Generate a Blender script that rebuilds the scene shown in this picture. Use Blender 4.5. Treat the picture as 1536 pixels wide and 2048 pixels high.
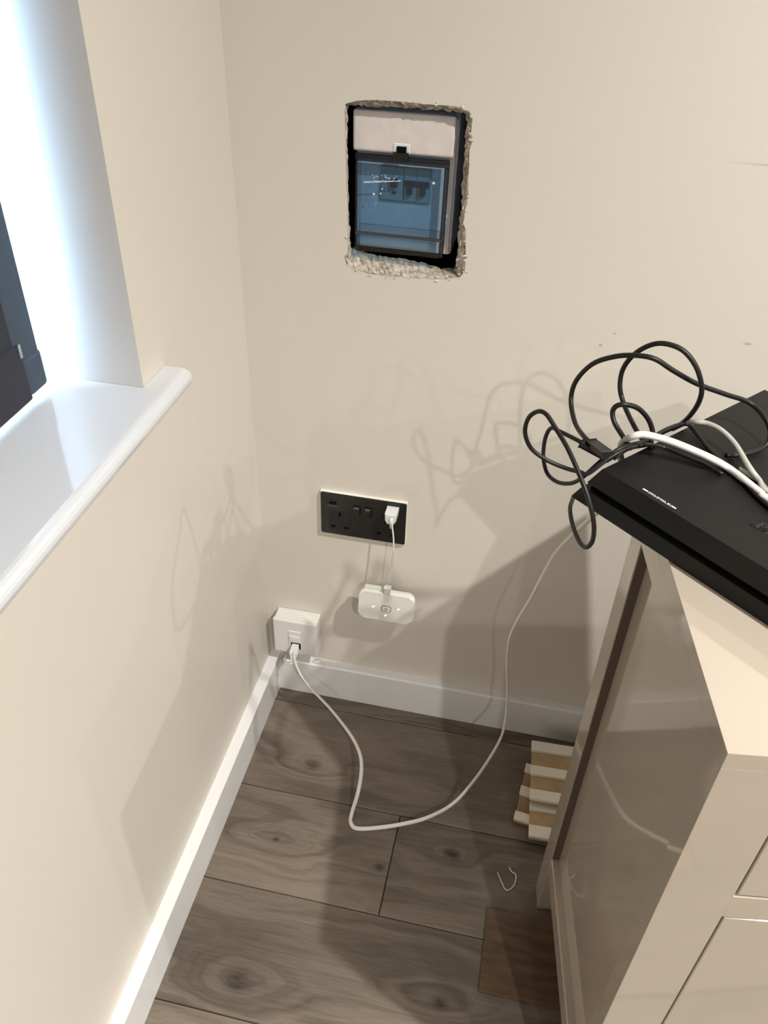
import bpy, bmesh, math, random
from mathutils import Vector, Matrix
random.seed(7)
for o in list(bpy.data.objects): bpy.data.objects.remove(o, do_unlink=True)
S = bpy.context.scene
COL = S.collection
V = Vector

# ------------------------------------------------------------------ camera
cam_d = bpy.data.cameras.new('camera')
cam = bpy.data.objects.new('camera', cam_d); COL.objects.link(cam)
cam_d.sensor_fit = 'VERTICAL'; cam_d.sensor_height = 36.0; cam_d.sensor_width = 27.0
cam_d.lens = 28.9814
cam_d.clip_start = 0.02
cam.matrix_world = Matrix([[0.977784, -0.148914, 0.147521, 0.42055], [0.207698, 0.593347, -0.77769, -1.06757], [0.028278, 0.791053, 0.611094, 1.312407], [0.0, 0.0, 0.0, 1.0]])
S.camera = cam

# ------------------------------------------------------------------ world, exposure
S.view_settings.view_transform = 'Standard'
S.view_settings.look = 'None'
S.view_settings.exposure = 0.0
S.view_settings.gamma = 1.0
S.view_settings.use_curve_mapping = False
W = bpy.data.worlds.new('daylight'); S.world = W; W.use_nodes = True
bg = W.node_tree.nodes['Background']
bg.inputs['Color'].default_value = (0.48, 0.73, 1.0, 1)
bg.inputs['Strength'].default_value = 30.0

# ceiling downlights: (x, y, watts)
H_CEIL = 2.4
DOWNLIGHTS = [(x, y, 202.0 if y > -0.98 else 152.0) for x, y in ((1.29, -2.38), (1.31, -0.97), (2.70, -0.99), (2.70, -2.40), (4.10, -0.99), (4.10, -2.40), (1.29, -3.80), (2.70, -3.80), (4.10, -3.80))]
LAMP_COLOR = (1.0, 0.965, 0.90)

# ------------------------------------------------------------------ materials
def mat(name, color, rough=0.5, metal=0.0, coat=0.0, spec=0.5, bump=0.0, bscale=200.0, vary=0.0, vscale=8.0, emit=None, estr=0.0):
    m = bpy.data.materials.new(name); m.use_nodes = True
    nt = m.node_tree; b = nt.nodes['Principled BSDF']
    b.inputs['Base Color'].default_value = (*color, 1)
    b.inputs['Roughness'].default_value = rough
    b.inputs['Metallic'].default_value = metal
    b.inputs['Coat Weight'].default_value = coat
    b.inputs['Coat Roughness'].default_value = 0.05
    b.inputs['Specular IOR Level'].default_value = spec
    if emit:
        b.inputs['Emission Color'].default_value = (*emit, 1); b.inputs['Emission Strength'].default_value = estr
    if bump or vary:
        tc = nt.nodes.new('ShaderNodeTexCoord')
    if vary:
        n = nt.nodes.new('ShaderNodeTexNoise'); n.inputs['Scale'].default_value = vscale; n.inputs['Detail'].default_value = 4
        nt.links.new(tc.outputs['Object'], n.inputs['Vector'])
        mx = nt.nodes.new('ShaderNodeMixRGB'); mx.blend_type = 'MULTIPLY'; mx.inputs['Fac'].default_value = 1
        mx.inputs['Color1'].default_value = (*color, 1)
        mr = nt.nodes.new('ShaderNodeMapRange'); mr.inputs['From Min'].default_value = .3; mr.inputs['From Max'].default_value = .7
        mr.inputs['To Min'].default_value = 1 - vary; mr.inputs['To Max'].default_value = 1 + vary * .3
        nt.links.new(n.outputs['Fac'], mr.inputs['Value']); nt.links.new(mr.outputs['Result'], mx.inputs['Color2'])
        nt.links.new(mx.outputs['Color'], b.inputs['Base Color'])
    if bump:
        n2 = nt.nodes.new('ShaderNodeTexNoise'); n2.inputs['Scale'].default_value = bscale; n2.inputs['Detail'].default_value = 3
        nt.links.new(tc.outputs['Object'], n2.inputs['Vector'])
        bp = nt.nodes.new('ShaderNodeBump'); bp.inputs['Strength'].default_value = bump; bp.inputs['Distance'].default_value = 0.002
        nt.links.new(n2.outputs['Fac'], bp.inputs['Height']); nt.links.new(bp.outputs['Normal'], b.inputs['Normal'])
    return m

WALL_RGB = (0.662, 0.618, 0.552)
M_wall = mat('cream_wall_paint', WALL_RGB, 0.42, spec=0.35, bump=0.12, bscale=90, vary=0.02, vscale=3)
M_far = mat('low_bounce_unseen_wall', (0.07, 0.062, 0.055), 0.6)  # unseen right and front walls, darkened so they bounce less light
M_reveal = mat('white_reveal_paint', (0.66, 0.65, 0.63), 0.5, bump=0.06, bscale=120)
M_white_gloss = mat('white_gloss_paint', (0.80, 0.80, 0.80), 0.16, coat=0.3, vary=0.02)
M_sill = mat('white_sill_gloss', (0.61, 0.63, 0.665), 0.08, coat=0.25)
M_ceil = mat('ceiling_paint', (0.50, 0.49, 0.47), 0.8, bump=0.05)
M_wp = mat('white_plastic', (0.76, 0.75, 0.72), 0.28, vary=0.02)
M_wp2 = mat('white_plastic_cool', (0.70, 0.72, 0.72), 0.25)
M_wp_dusty = mat('white_plastic_dusty', (0.70, 0.64, 0.61), 0.45, vary=0.08, vscale=60)
M_grey_in = mat('panel_pale_grey', (0.74, 0.75, 0.74), 0.45, vary=0.05, vscale=40)
M_mod = mat('module_grey', (0.36, 0.36, 0.34), 0.45)
M_mod_dark = mat('module_dark', (0.045, 0.043, 0.045), 0.4)
M_black_plate = mat('black_nickel_plate', (0.013, 0.0128, 0.0118), 0.24, spec=0.4, coat=0.1)
M_black_ins = mat('black_insert', (0.006, 0.006, 0.0065), 0.3)
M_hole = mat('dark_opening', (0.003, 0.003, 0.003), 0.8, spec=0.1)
M_plate_edge = mat('plate_edge_white', (0.80, 0.78, 0.72), 0.25)
M_cab = mat('cream_gloss_lacquer', (0.42, 0.36, 0.295), 0.07, coat=0.6, spec=0.5)
M_cab_in_shade = mat('carcass_and_reveal_shade_brown', (0.10, 0.075, 0.055), 0.6)  # carcass inside, and the painted shade on the side reveal
M_con = mat('matte_black_plastic', (0.0065, 0.0066, 0.0066), 0.45, spec=0.24, bump=0.25, bscale=1500, vary=0.15, vscale=12)
M_con_gap = mat('gloss_black_plastic', (0.004, 0.004, 0.004), 0.25)
M_cable_b = mat('black_cable_rubber', (0.010, 0.009, 0.008), 0.42, spec=.35)
M_cable_g = mat('gloss_black_cable', (0.012, 0.012, 0.012), 0.15)
M_cable_w = mat('white_cable_rubber', (0.72, 0.70, 0.66), 0.4)
M_cable_w2 = mat('off_white_cable_rubber', (0.40, 0.39, 0.36), 0.45)
M_print = mat('white_print', (0.75, 0.77, 0.78), 0.4)
M_router = mat('router_shell_white', (0.74, 0.73, 0.69), 0.2, coat=0.25)
M_router_g = mat('router_outline_grey', (0.16, 0.13, 0.10), 0.4)
M_led = mat('led_green_white', (0.8, 0.95, 0.85), 0.3, emit=(0.72, 1.0, 0.80), estr=1.6)
M_blind_a = mat('blind_hem_slate', (0.060, 0.076, 0.098), 0.7, spec=.1, bump=0.2, bscale=700)
M_blind_b = mat('blind_fabric_grey', (0.042, 0.044, 0.052), 0.75, spec=.1, bump=0.3, bscale=900)
M_blind_c = mat('blind_bar_charcoal', (0.034, 0.034, 0.042), 0.5, spec=.15)
M_steel = mat('brushed_steel', (0.6, 0.6, 0.6), 0.3, metal=1.0)
M_tanwood = mat('raw_tan_board', (0.46, 0.32, 0.175), 0.6, vary=0.25, vscale=25)
M_brownboard = mat('raw_brown_board', (0.36, 0.225, 0.135), 0.6, vary=0.25, vscale=25)
M_strip = mat('cream_painted_batten', (0.80, 0.76, 0.66), 0.45, vary=0.04)
M_bulb = mat('lamp_lens', (1, 1, 1), 0.3, emit=(1.0, 0.87, 0.70), estr=25.0)
M_chrome = mat('downlight_ring_white', (0.8, 0.8, 0.78), 0.3)
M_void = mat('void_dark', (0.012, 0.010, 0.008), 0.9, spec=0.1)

def plaster_mat():
    m = mat('broken_plaster', (0.5, 0.46, 0.4), 0.9, spec=0.15)
    nt = m.node_tree; b = nt.nodes['Principled BSDF']
    tc = nt.nodes.new('ShaderNodeTexCoord')
    n = nt.nodes.new('ShaderNodeTexNoise'); n.inputs['Scale'].default_value = 130; n.inputs['Detail'].default_value = 8; n.inputs['Roughness'].default_value = .65
    nt.links.new(tc.outputs['Object'], n.inputs['Vector'])
    cr = nt.nodes.new('ShaderNodeValToRGB'); e = cr.color_ramp.elements
    e[0].position = .30; e[0].color = (0.15, 0.115, 0.085, 1)
    e[1].position = .62; e[1].color = (0.62, 0.57, 0.50, 1)
    k = e.new(.45); k.color = (0.40, 0.345, 0.285, 1)
    nt.links.new(n.outputs['Fac'], cr.inputs['Fac']); nt.links.new(cr.outputs['Color'], b.inputs['Base Color'])
    bp = nt.nodes.new('ShaderNodeBump'); bp.inputs['Strength'].default_value = .9; bp.inputs['Distance'].default_value = .003
    nt.links.new(n.outputs['Fac'], bp.inputs['Height']); nt.links.new(bp.outputs['Normal'], b.inputs['Normal'])
    return m
M_plaster = plaster_mat()

def tinted_mat(name, tint, rough=0.05):
    m = bpy.data.materials.new(name); m.use_nodes = True; nt = m.node_tree
    nt.nodes.remove(nt.nodes['Principled BSDF']); out = nt.nodes['Material Output']
    t = nt.nodes.new('ShaderNodeBsdfTransparent'); t.inputs['Color'].default_value = (*[c ** .5 for c in tint], 1)   # a pane is crossed by two faces
    g = nt.nodes.new('ShaderNodeBsdfGlossy'); g.inputs['Roughness'].default_value = rough
    f = nt.nodes.new('ShaderNodeFresnel'); f.inputs['IOR'].default_value = 1.45
    mx = nt.nodes.new('ShaderNodeMixShader')
    g2 = nt.nodes.new('ShaderNodeNewGeometry'); iv = nt.nodes.new('ShaderNodeMath'); iv.operation = 'SUBTRACT'; iv.inputs[0].default_value = 1.0
    nt.links.new(g2.outputs['Backfacing'], iv.inputs[1]); mu = nt.nodes.new('ShaderNodeMath'); mu.operation = 'MULTIPLY'
    nt.links.new(iv.outputs[0], mu.inputs[0]); nt.links.new(f.outputs['Fac'], mu.inputs[1])   # reflect only on the outer side
    nt.links.new(mu.outputs[0], mx.inputs['Fac']); nt.links.new(t.outputs['BSDF'], mx.inputs[1]); nt.links.new(g.outputs['BSDF'], mx.inputs[2])
    nt.links.new(mx.outputs['Shader'], out.inputs['Surface'])
    return m
M_tint = tinted_mat('smoked_blue_plastic', (0.35, 0.56, 0.75), 0.06)
M_tint_frame = tinted_mat('smoked_blue_plastic_edge', (0.035, 0.05, 0.08), 0.06)
M_glass = tinted_mat('window_glass', (0.98, 0.99, 1.0), 0.0)

def wood_floor():
    m = bpy.data.materials.new('grey_oak_laminate'); m.use_nodes = True; nt = m.node_tree
    N = nt.nodes.new; L = nt.links.new; b = nt.nodes['Principled BSDF']
    geo = N('ShaderNodeNewGeometry'); oi = N('ShaderNodeObjectInfo')
    sep = N('ShaderNodeSeparateXYZ'); L(geo.outputs['Position'], sep.inputs[0])
    def m2(op, a, c=None, d=None):
        n = N('ShaderNodeMath'); n.operation = op
        for i, q in enumerate((a, c, d)):
            if q is None: continue
            if isinstance(q, (int, float)): n.inputs[i].default_value = q
            else: L(q, n.inputs[i])
        return n.outputs[0]
    X, Y = sep.outputs['X'], sep.outputs['Y']; rnd = m2('MULTIPLY', oi.outputs['Random'], 37.0)
    # slow wander of the grain lines along each board
    def noise(sx, sy, scale, detail=3, rough=.5, dist=0.0):
        cb = N('ShaderNodeCombineXYZ'); L(m2('MULTIPLY', X, sx), cb.inputs[0]); L(m2('MULTIPLY', Y, sy), cb.inputs[1]); L(rnd, cb.inputs[2])
        n = N('ShaderNodeTexNoise'); n.inputs['Scale'].default_value = scale; n.inputs['Detail'].default_value = detail
        n.inputs['Roughness'].default_value = rough; n.inputs['Distortion'].default_value = dist
        L(cb.outputs[0], n.inputs['Vector']); return n.outputs['Fac']
    wander = noise(2.2, 9.0, 1.0, 3)
    phase = m2('ADD', m2('MULTIPLY', Y, 7.0), m2('MULTIPLY', wander, 2.2))
    phase = m2('ADD', phase, m2('MULTIPLY', noise(13.0, 38.0, 1.0, 3, .6), .22))
    core = None
    for (kx, ky, sx, sy, amp, cr_) in [(.129, -.571, .085, .034, .85, .014), (.135, -.182, .055, .024, .8, .010), (.115, -.340, .085, .024, .9, .004),
                                       (.299, -.350, .030, .014, .4, .006), (.414, -.300, .040, .018, .5, .010), (.43, -.535, .08, .026, .8, .008)]:
        dx = m2('SUBTRACT', X, kx); dy = m2('SUBTRACT', Y, ky)
        ex = m2('DIVIDE', dx, sx); ey = m2('DIVIDE', dy, sy)
        d2 = m2('ADD', m2('MULTIPLY', ex, ex), m2('MULTIPLY', ey, ey))
        g = m2('EXPONENT', m2('MULTIPLY', d2, -1.0))
        phase = m2('ADD', phase, m2('MULTIPLY', g, amp))
        r2 = m2('ADD', m2('MULTIPLY', m2('MULTIPLY', dx, dx), .55), m2('MULTIPLY', dy, dy))
        c = m2('EXPONENT', m2('MULTIPLY', r2, -1.0 / (cr_ * cr_)))
        core = c if core is None else m2('MAXIMUM', core, c)
    n1 = N('ShaderNodeTexNoise'); n1.noise_dimensions = '2D'; n1.inputs['Scale'].default_value = 1.0; n1.inputs['Detail'].default_value = 6; n1.inputs['Roughness'].default_value = .55
    cb = N('ShaderNodeCombineXYZ'); L(m2('MULTIPLY', phase, 4.2), cb.inputs[0]); L(m2('ADD', m2('MULTIPLY', X, 1.5), rnd), cb.inputs[1]); L(cb.outputs[0], n1.inputs['Vector'])
    fine = noise(14.0, 300.0, 1.0, 4, .7)
    broad = noise(2.0, 5.0, 1.3, 2)
    knotn = noise(60.0, 90.0, 1.0, 4, .6, 1.0)
    val = m2('ADD', m2('MULTIPLY', n1.outputs['Fac'], .42), m2('ADD', m2('MULTIPLY', fine, .30), m2('MULTIPLY', broad, .38)))
    val = m2('SUBTRACT', val, m2('MULTIPLY', core, m2('MULTIPLY', knotn, .55)))
    val = m2('ADD', val, m2('MULTIPLY', m2('SUBTRACT', oi.outputs['Random'], .5), .05))
    cr = N('ShaderNodeValToRGB'); e = cr.color_ramp.elements
    e[0].position = .20; e[0].color = (0.035, 0.029, 0.024, 1)
    e[1].position = .80; e[1].color = (0.235, 0.193, 0.153, 1)
    k = e.new(.44); k.color = (0.100, 0.081, 0.064, 1)
    k = e.new(.58); k.color = (0.155, 0.126, 0.100, 1)
    L(val, cr.inputs['Fac']); L(cr.outputs['Color'], b.inputs['Base Color'])
    b.inputs['Roughness'].default_value = .42; b.inputs['Specular IOR Level'].default_value = .35
    bp = N('ShaderNodeBump'); bp.inputs['Strength'].default_value = .12; bp.inputs['Distance'].default_value = .001
    L(fine, bp.inputs['Height']); L(bp.outputs['Normal'], b.inputs['Normal'])
    return m
M_floor = wood_floor()
M_groove = mat('plank_groove_dark', (0.035, 0.028, 0.022), 0.8)

def dark_wood():
    m = mat('dark_brown_laminate', (0.1, 0.06, 0.03), 0.45)
    nt = m.node_tree; b = nt.nodes['Principled BSDF']; tc = nt.nodes.new('ShaderNodeTexCoord'); mp = nt.nodes.new('ShaderNodeMapping')
    mp.inputs['Scale'].default_value = (14, 90, 14); nt.links.new(tc.outputs['Object'], mp.inputs['Vector'])
    n = nt.nodes.new('ShaderNodeTexNoise'); n.inputs['Scale'].default_value = 1; n.inputs['Detail'].default_value = 5; nt.links.new(mp.outputs[0], n.inputs['Vector'])
    cr = nt.nodes.new('ShaderNodeValToRGB'); e = cr.color_ramp.elements
    e[0].position = .3; e[0].color = (0.055, 0.030, 0.015, 1); e[1].position = .72; e[1].color = (0.120, 0.070, 0.036, 1)
    nt.links.new(n.outputs['Fac'], cr.inputs['Fac']); nt.links.new(cr.outputs['Color'], b.inputs['Base Color'])
    return m
M_darkwood = dark_wood()

# ------------------------------------------------------------------ mesh helpers
def link(name, bm, m, parent=None, smooth=False, kind=None):
    bmesh.ops.recalc_face_normals(bm, faces=bm.faces)
    me = bpy.data.meshes.new(name); bm.to_mesh(me); bm.free()
    for q in (m if isinstance(m, (list, tuple)) else [m]): me.materials.append(q)
    if smooth:
        for p in me.polygons: p.use_smooth = True
    o = bpy.data.objects.new(name, me); COL.objects.link(o)
    if parent: o.parent = parent
    if kind: o['kind'] = kind
    return o
def box(bm, x0, x1, y0, y1, z0, z1, bev=0.0, seg=2, mi=0):
    r = bmesh.ops.create_cube(bm, size=1.0)
    for v in r['verts']:
        v.co = V(((x0 + x1) / 2 + v.co.x * (x1 - x0), (y0 + y1) / 2 + v.co.y * (y1 - y0), (z0 + z1) / 2 + v.co.z * (z1 - z0)))
    fs = {f for v in r['verts'] for f in v.link_faces}
    for f in fs: f.material_index = mi
    if bev:
        bmesh.ops.bevel(bm, geom=list({e for f in fs for e in f.edges}), offset=bev, segments=seg, affect='EDGES', profile=.5, material=mi)
    return bm
def B(*a, **k): return box(bmesh.new(), *a, **k)
def rounded_outline(w, h, r, seg=6):
    pts = []
    for cx, cz, a0 in ((w/2 - r, h/2 - r, 0), (-w/2 + r, h/2 - r, 90), (-w/2 + r, -h/2 + r, 180), (w/2 - r, -h/2 + r, 270)):
        for i in range(seg + 1):
            a = math.radians(a0 + 90 * i / seg); pts.append((cx + r * math.cos(a), cz + r * math.sin(a)))
    return pts
def slab(bm, pts, y0, y1, bev=0.0, cx=0, cz=0, seg=2):
    """prism of an x-z outline between y0 (front) and y1"""
    a = [bm.verts.new((cx + x, y0, cz + z)) for x, z in pts]; b = [bm.verts.new((cx + x, y1, cz + z)) for x, z in pts]
    f0 = bm.faces.new(a); f1 = bm.faces.new(b[::-1]); n = len(pts)
    for i in range(n): bm.faces.new((a[i], b[i], b[(i+1) % n], a[(i+1) % n]))
    if bev:
        bmesh.ops.bevel(bm, geom=list(f0.edges), offset=bev, segments=seg, affect='EDGES', profile=.5)
    return bm
def catmull(P, n=7):
    P = [V(p) for p in P]; Q = [2*P[0]-P[1]] + P + [2*P[-1]-P[-2]]; out = []
    for i in range(1, len(Q) - 2):
        a, b, c, d = Q[i-1], Q[i], Q[i+1], Q[i+2]
        for k in range(n):
            t = k / n
            out.append(.5 * ((2*b) + (c-a)*t + (2*a-5*b+4*c-d)*t*t + (3*b-a-3*c+d)*t**3))
    out.append(P[-1]); return out
def tube(bm, P, r, n=7, sides=10, flat=1.0, twist=0.0, radii=None, caps=True):
    pts = catmull(P, n) if n > 1 else [V(p) for p in P]
    T = [(pts[min(i+1, len(pts)-1)] - pts[max(i-1, 0)]).normalized() for i in range(len(pts))]
    up = V((0, 0, 1)) if abs(T[0].z) < .9 else V((1, 0, 0))
    nrm = (up - T[0] * up.dot(T[0])).normalized(); rings = []
    for i, p in enumerate(pts):
        nrm = (nrm - T[i] * nrm.dot(T[i])).normalized(); bi = T[i].cross(nrm)
        rr = r if radii is None else radii(i / (len(pts) - 1)); tw = twist * i / (len(pts) - 1); ring = []
        for k in range(sides):
            a = 2 * math.pi * k / sides; cx, cy = rr * math.cos(a), rr * flat * math.sin(a)
            ct, st = math.cos(tw), math.sin(tw); cx, cy = cx*ct - cy*st, cx*st + cy*ct
            ring.append(bm.verts.new(p + nrm * cx + bi * cy))
        rings.append(ring)
    for a, b in zip(rings, rings[1:]):
        for k in range(sides): bm.faces.new((a[k], a[(k+1) % sides], b[(k+1) % sides], b[k]))
    if caps: bm.faces.new(rings[0][::-1]); bm.faces.new(rings[-1])
    return bm
def cyl(bm, c, axis, r, h, sides=24, r2=None):
    axis = V(axis).normalized(); c = V(c)
    return tube(bm, [c, c + axis * h], r, n=1, sides=sides, radii=(lambda t: r + ((r2 if r2 is not None else r) - r) * t))
def bar(bm, p0, p1, w, h, bev=0.0):
    """box along p0-p1, w across (horizontal-ish), h thick"""
    p0, p1 = V(p0), V(p1); t = (p1 - p0); L = t.length; t.normalize()
    up = V((0, 0, 1)) if abs(t.z) < .9 else V((0, 1, 0)); s = t.cross(up).normalized(); u = s.cross(t)
    r = bmesh.ops.create_cube(bm, size=1.0)
    for v in r['verts']: v.co = (p0 + p1) / 2 + t * (v.co.x * L) + s * (v.co.y * w) + u * (v.co.z * h)
    if bev:
        fs = {f for v in r['verts'] for f in v.link_faces}
        bmesh.ops.bevel(bm, geom=list({e for f in fs for e in f.edges}), offset=bev, segments=2, affect='EDGES', profile=.5)
    return bm
def thing(name, label, cat, loc=(0, 0, 0), rz=0.0, group=None):
    o = bpy.data.objects.new(name, None); COL.objects.link(o); o.empty_display_size = .05
    o.location = loc; o.rotation_euler = (0, 0, rz); return tag(o, label, cat, group)
def tag(o, label, cat, group=None):
    o['label'] = label; o['category'] = cat
    if group: o['group'] = group
    return o
def struct(name, bm, m, parent=None):
    return link(name, bm, m, parent, kind='structure')

# ------------------------------------------------------------------ the room
RX, RY = 5.40, -5.20
# back wall with the hand-cut hole
HOLE_OUT = [(0.1528, 1.0906), (0.1643, 1.094), (0.1788, 1.0966), (0.1962, 1.0972), (0.215, 1.0975), (0.2308, 1.0973), (0.248, 1.0966), (0.265, 1.0971), (0.2819, 1.0973), (0.2948, 1.0947), (0.305, 1.0916), (0.3083, 1.086), (0.3083, 1.0704), (0.3103, 1.0612), (0.3082, 1.049), (0.3092, 1.0327), (0.3096, 1.0132), (0.3118, 0.9934), (0.3089, 0.9756), (0.308, 0.9606), (0.3117, 0.9534), (0.3133, 0.9352), (0.3158, 0.9152), (0.3157, 0.8992), (0.3103, 0.8889), (0.2954, 0.8856), (0.2765, 0.8827), (0.2539, 0.8827), (0.2411, 0.8804), (0.2248, 0.8811), (0.2085, 0.8801), (0.1954, 0.8803), (0.1856, 0.8801), (0.1707, 0.8843), (0.155, 0.8875), (0.1509, 0.8985), (0.1558, 0.908), (0.1562, 0.9272), (0.1557, 0.9505), (0.1549, 0.9807), (0.1538, 1.0098), (0.1533, 1.0367), (0.1525, 1.0613), (0.1518, 1.0787)]
HOLE_IN = [(0.153, 0.01, 1.0877), (0.1634, 0.01, 1.0875), (0.1767, 0.01, 1.088), (0.1943, 0.01, 1.0876), (0.2133, 0.01, 1.0883), (0.2292, 0.01, 1.0901), (0.2466, 0.01, 1.0894), (0.2639, 0.01, 1.0897), (0.2811, 0.01, 1.0896), (0.2911, 0.01, 1.089), (0.2983, 0.01, 1.0885), (0.3006, 0.01, 1.0821), (0.3009, 0.01, 1.0676), (0.301, 0.01, 1.0582), (0.3013, 0.01, 1.0461), (0.3013, 0.01, 1.0295), (0.3016, 0.01, 1.0098), (0.3026, 0.01, 0.9896), (0.3026, 0.01, 0.9719), (0.3023, 0.01, 0.9569), (0.3022, 0.01, 0.9492), (0.303, 0.01, 0.9308), (0.3031, 0.01, 0.9102), (0.3034, 0.01, 0.8974), (0.2983, 0.024, 0.8866), (0.2838, 0.024, 0.8851), (0.2691, 0.024, 0.8868), (0.2509, 0.024, 0.8906), (0.2361, 0.024, 0.8915), (0.2196, 0.024, 0.893), (0.2031, 0.024, 0.8937), (0.1898, 0.024, 0.894), (0.1798, 0.024, 0.8962), (0.1665, 0.024, 0.8973), (0.1582, 0.024, 0.9014), (0.1569, 0.01, 0.911), (0.1557, 0.01, 0.9174), (0.1549, 0.01, 0.9316), (0.1545, 0.01, 0.9503), (0.1535, 0.01, 0.9777), (0.1523, 0.01, 1.0071), (0.1515, 0.01, 1.0341), (0.1512, 0.01, 1.0591), (0.1512, 0.01, 1.0766)]
bm = bmesh.new()
outer = [bm.verts.new((x, 0, z)) for x, z in ((-.02, -.02), (RX, -.02), (RX, H_CEIL), (-.02, H_CEIL))]
inner = [bm.verts.new((x, 0, z)) for x, z in HOLE_OUT]
E_ = [bm.edges.new((outer[i], outer[(i+1) % 4])) for i in range(4)] + [bm.edges.new((inner[i], inner[(i+1) % len(inner)])) for i in range(len(inner))]
bmesh.ops.triangle_fill(bm, edges=E_, use_beauty=True, use_dissolve=False)
M_wall_back = mat('cream_wall_paint_marked', WALL_RGB, 0.42, spec=0.35, bump=0.12, bscale=90)
def wall_marks(m):
    nt = m.node_tree; N = nt.nodes.new; L = nt.links.new; b = nt.nodes['Principled BSDF']
    geo = N('ShaderNodeNewGeometry'); sep = N('ShaderNodeSeparateXYZ'); L(geo.outputs['Position'], sep.inputs[0])
    nz = N('ShaderNodeTexNoise'); nz.inputs['Scale'].default_value = 260; nz.inputs['Detail'].default_value = 2; L(geo.outputs['Position'], nz.inputs['Vector'])
    def m2(op, a, c=None):
        n = N('ShaderNodeMath'); n.operation = op
        for i, q in enumerate((a, c)):
            if q is None: continue
            if isinstance(q, (int, float)): n.inputs[i].default_value = q
            else: L(q, n.inputs[i])
        return n.outputs[0]
    tot = None
    # small chips, and the hairline crack at the right: (x, z, half-width, half-height)
    for (x, z, sx, sz, a) in [(.524, .834, .0018, .0014, .55), (.509, .815, .0022, .0013, .6), (.694, .841, .0045, .0014, .5), (.668, 1.0605, .042, .0011, .35), (.545, .850, .006, .001, -.12)]:
        ex = m2('DIVIDE', m2('SUBTRACT', sep.outputs['X'], x), sx)
        zz = m2('ADD', m2('SUBTRACT', sep.outputs['Z'], z), m2('MULTIPLY', m2('SUBTRACT', nz.outputs['Fac'], .5), .003))
        ez = m2('DIVIDE', zz, sz)
        g = m2('MULTIPLY', m2('EXPONENT', m2('MULTIPLY', m2('ADD', m2('MULTIPLY', ex, ex), m2('MULTIPLY', ez, ez)), -1.0)), a)
        tot = g if tot is None else m2('ADD', tot, g)
    mx = N('ShaderNodeMixRGB'); mx.inputs['Color1'].default_value = (*WALL_RGB, 1); mx.inputs['Color2'].default_value = (.12, .09, .07, 1)
    L(tot, mx.inputs['Fac']); L(mx.outputs['Color'], b.inputs['Base Color'])
wall_marks(M_wall_back)
wall_back = struct('wall_back', bm, M_wall_back)
# broken plaster edge of the hole
bm = bmesh.new(); rr = random.Random(3); n = len(HOLE_OUT); K = 4; SUB = 4
def lerp(a, b, t): return tuple(p + (q - p) * t for p, q in zip(a, b))
def loop_pts(P): return [lerp(P[i], P[(i+1) % n], k / SUB) for i in range(n) for k in range(SUB)]
LO = loop_pts([(x, -.0004, z) for x, z in HOLE_OUT]); LI = loop_pts(HOLE_IN); m_ = len(LO); rows = []
for j in range(K + 1):
    t = j / K; row = []
    for i in range(m_):
        p = V(lerp(LO[i], LI[i], t))
        if 0 < j: p += V((rr.uniform(-.0014, .0014), rr.uniform(-.0028, .0015), rr.uniform(-.0014, .0014)))
        if j == 0 and i % SUB: p += V((rr.uniform(-.0012, .0012), 0, rr.uniform(-.0012, .0012)))
        row.append(bm.verts.new(p))
    rows.append(row)
back = [bm.verts.new((v.co.x, (.034 if v.co.y > .017 else .0125) + rr.uniform(-.001, .001), v.co.z)) for v in rows[-1]]; rows.append(back)
for a, b in zip(rows, rows[1:]):
    for i in range(m_): bm.faces.new((a[i], a[(i+1) % m_], b[(i+1) % m_], b[i]))
link('broken_plaster_edge', bm, M_plaster, wall_back)
# loose flakes of paint and plaster stuck along the bottom and right of the cut
bm = bmesh.new()
for i in range(44):
    k = rr.choice(list(range(6, 38))); x, z = HOLE_OUT[k]; s = rr.uniform(.0012, .0034)
    c = V((x + rr.uniform(-.003, .003), rr.uniform(-.0012, .002), z + rr.uniform(-.003, .003)))
    ang = rr.uniform(0, 6); vs = [bm.verts.new(c + V((s * math.cos(ang + q) * rr.uniform(.5, 1.6), rr.uniform(-.0015, .001), s * math.sin(ang + q) * rr.uniform(.4, 1)))) for q in (0, 1.4, 2.9, 4.3)]
    t_ = bm.verts.new(c + V((0, -.0016, 0)))
    for q in range(4): bm.faces.new((vs[q], vs[(q+1) % 4], t_))
fl = link('plaster_flakes', bm, mat('cream_paint_flakes', (0.62, 0.56, 0.46), 0.8), wall_back); fl['kind'] = 'stuff'
# dark cavity behind
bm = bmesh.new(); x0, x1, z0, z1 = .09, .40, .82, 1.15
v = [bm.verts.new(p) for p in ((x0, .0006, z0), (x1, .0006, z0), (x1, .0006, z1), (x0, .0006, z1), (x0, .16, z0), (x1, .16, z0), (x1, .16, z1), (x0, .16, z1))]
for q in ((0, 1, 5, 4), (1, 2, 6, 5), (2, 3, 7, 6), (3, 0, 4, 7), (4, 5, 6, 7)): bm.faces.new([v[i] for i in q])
link('wall_cavity', bm, M_void, wall_back)

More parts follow.
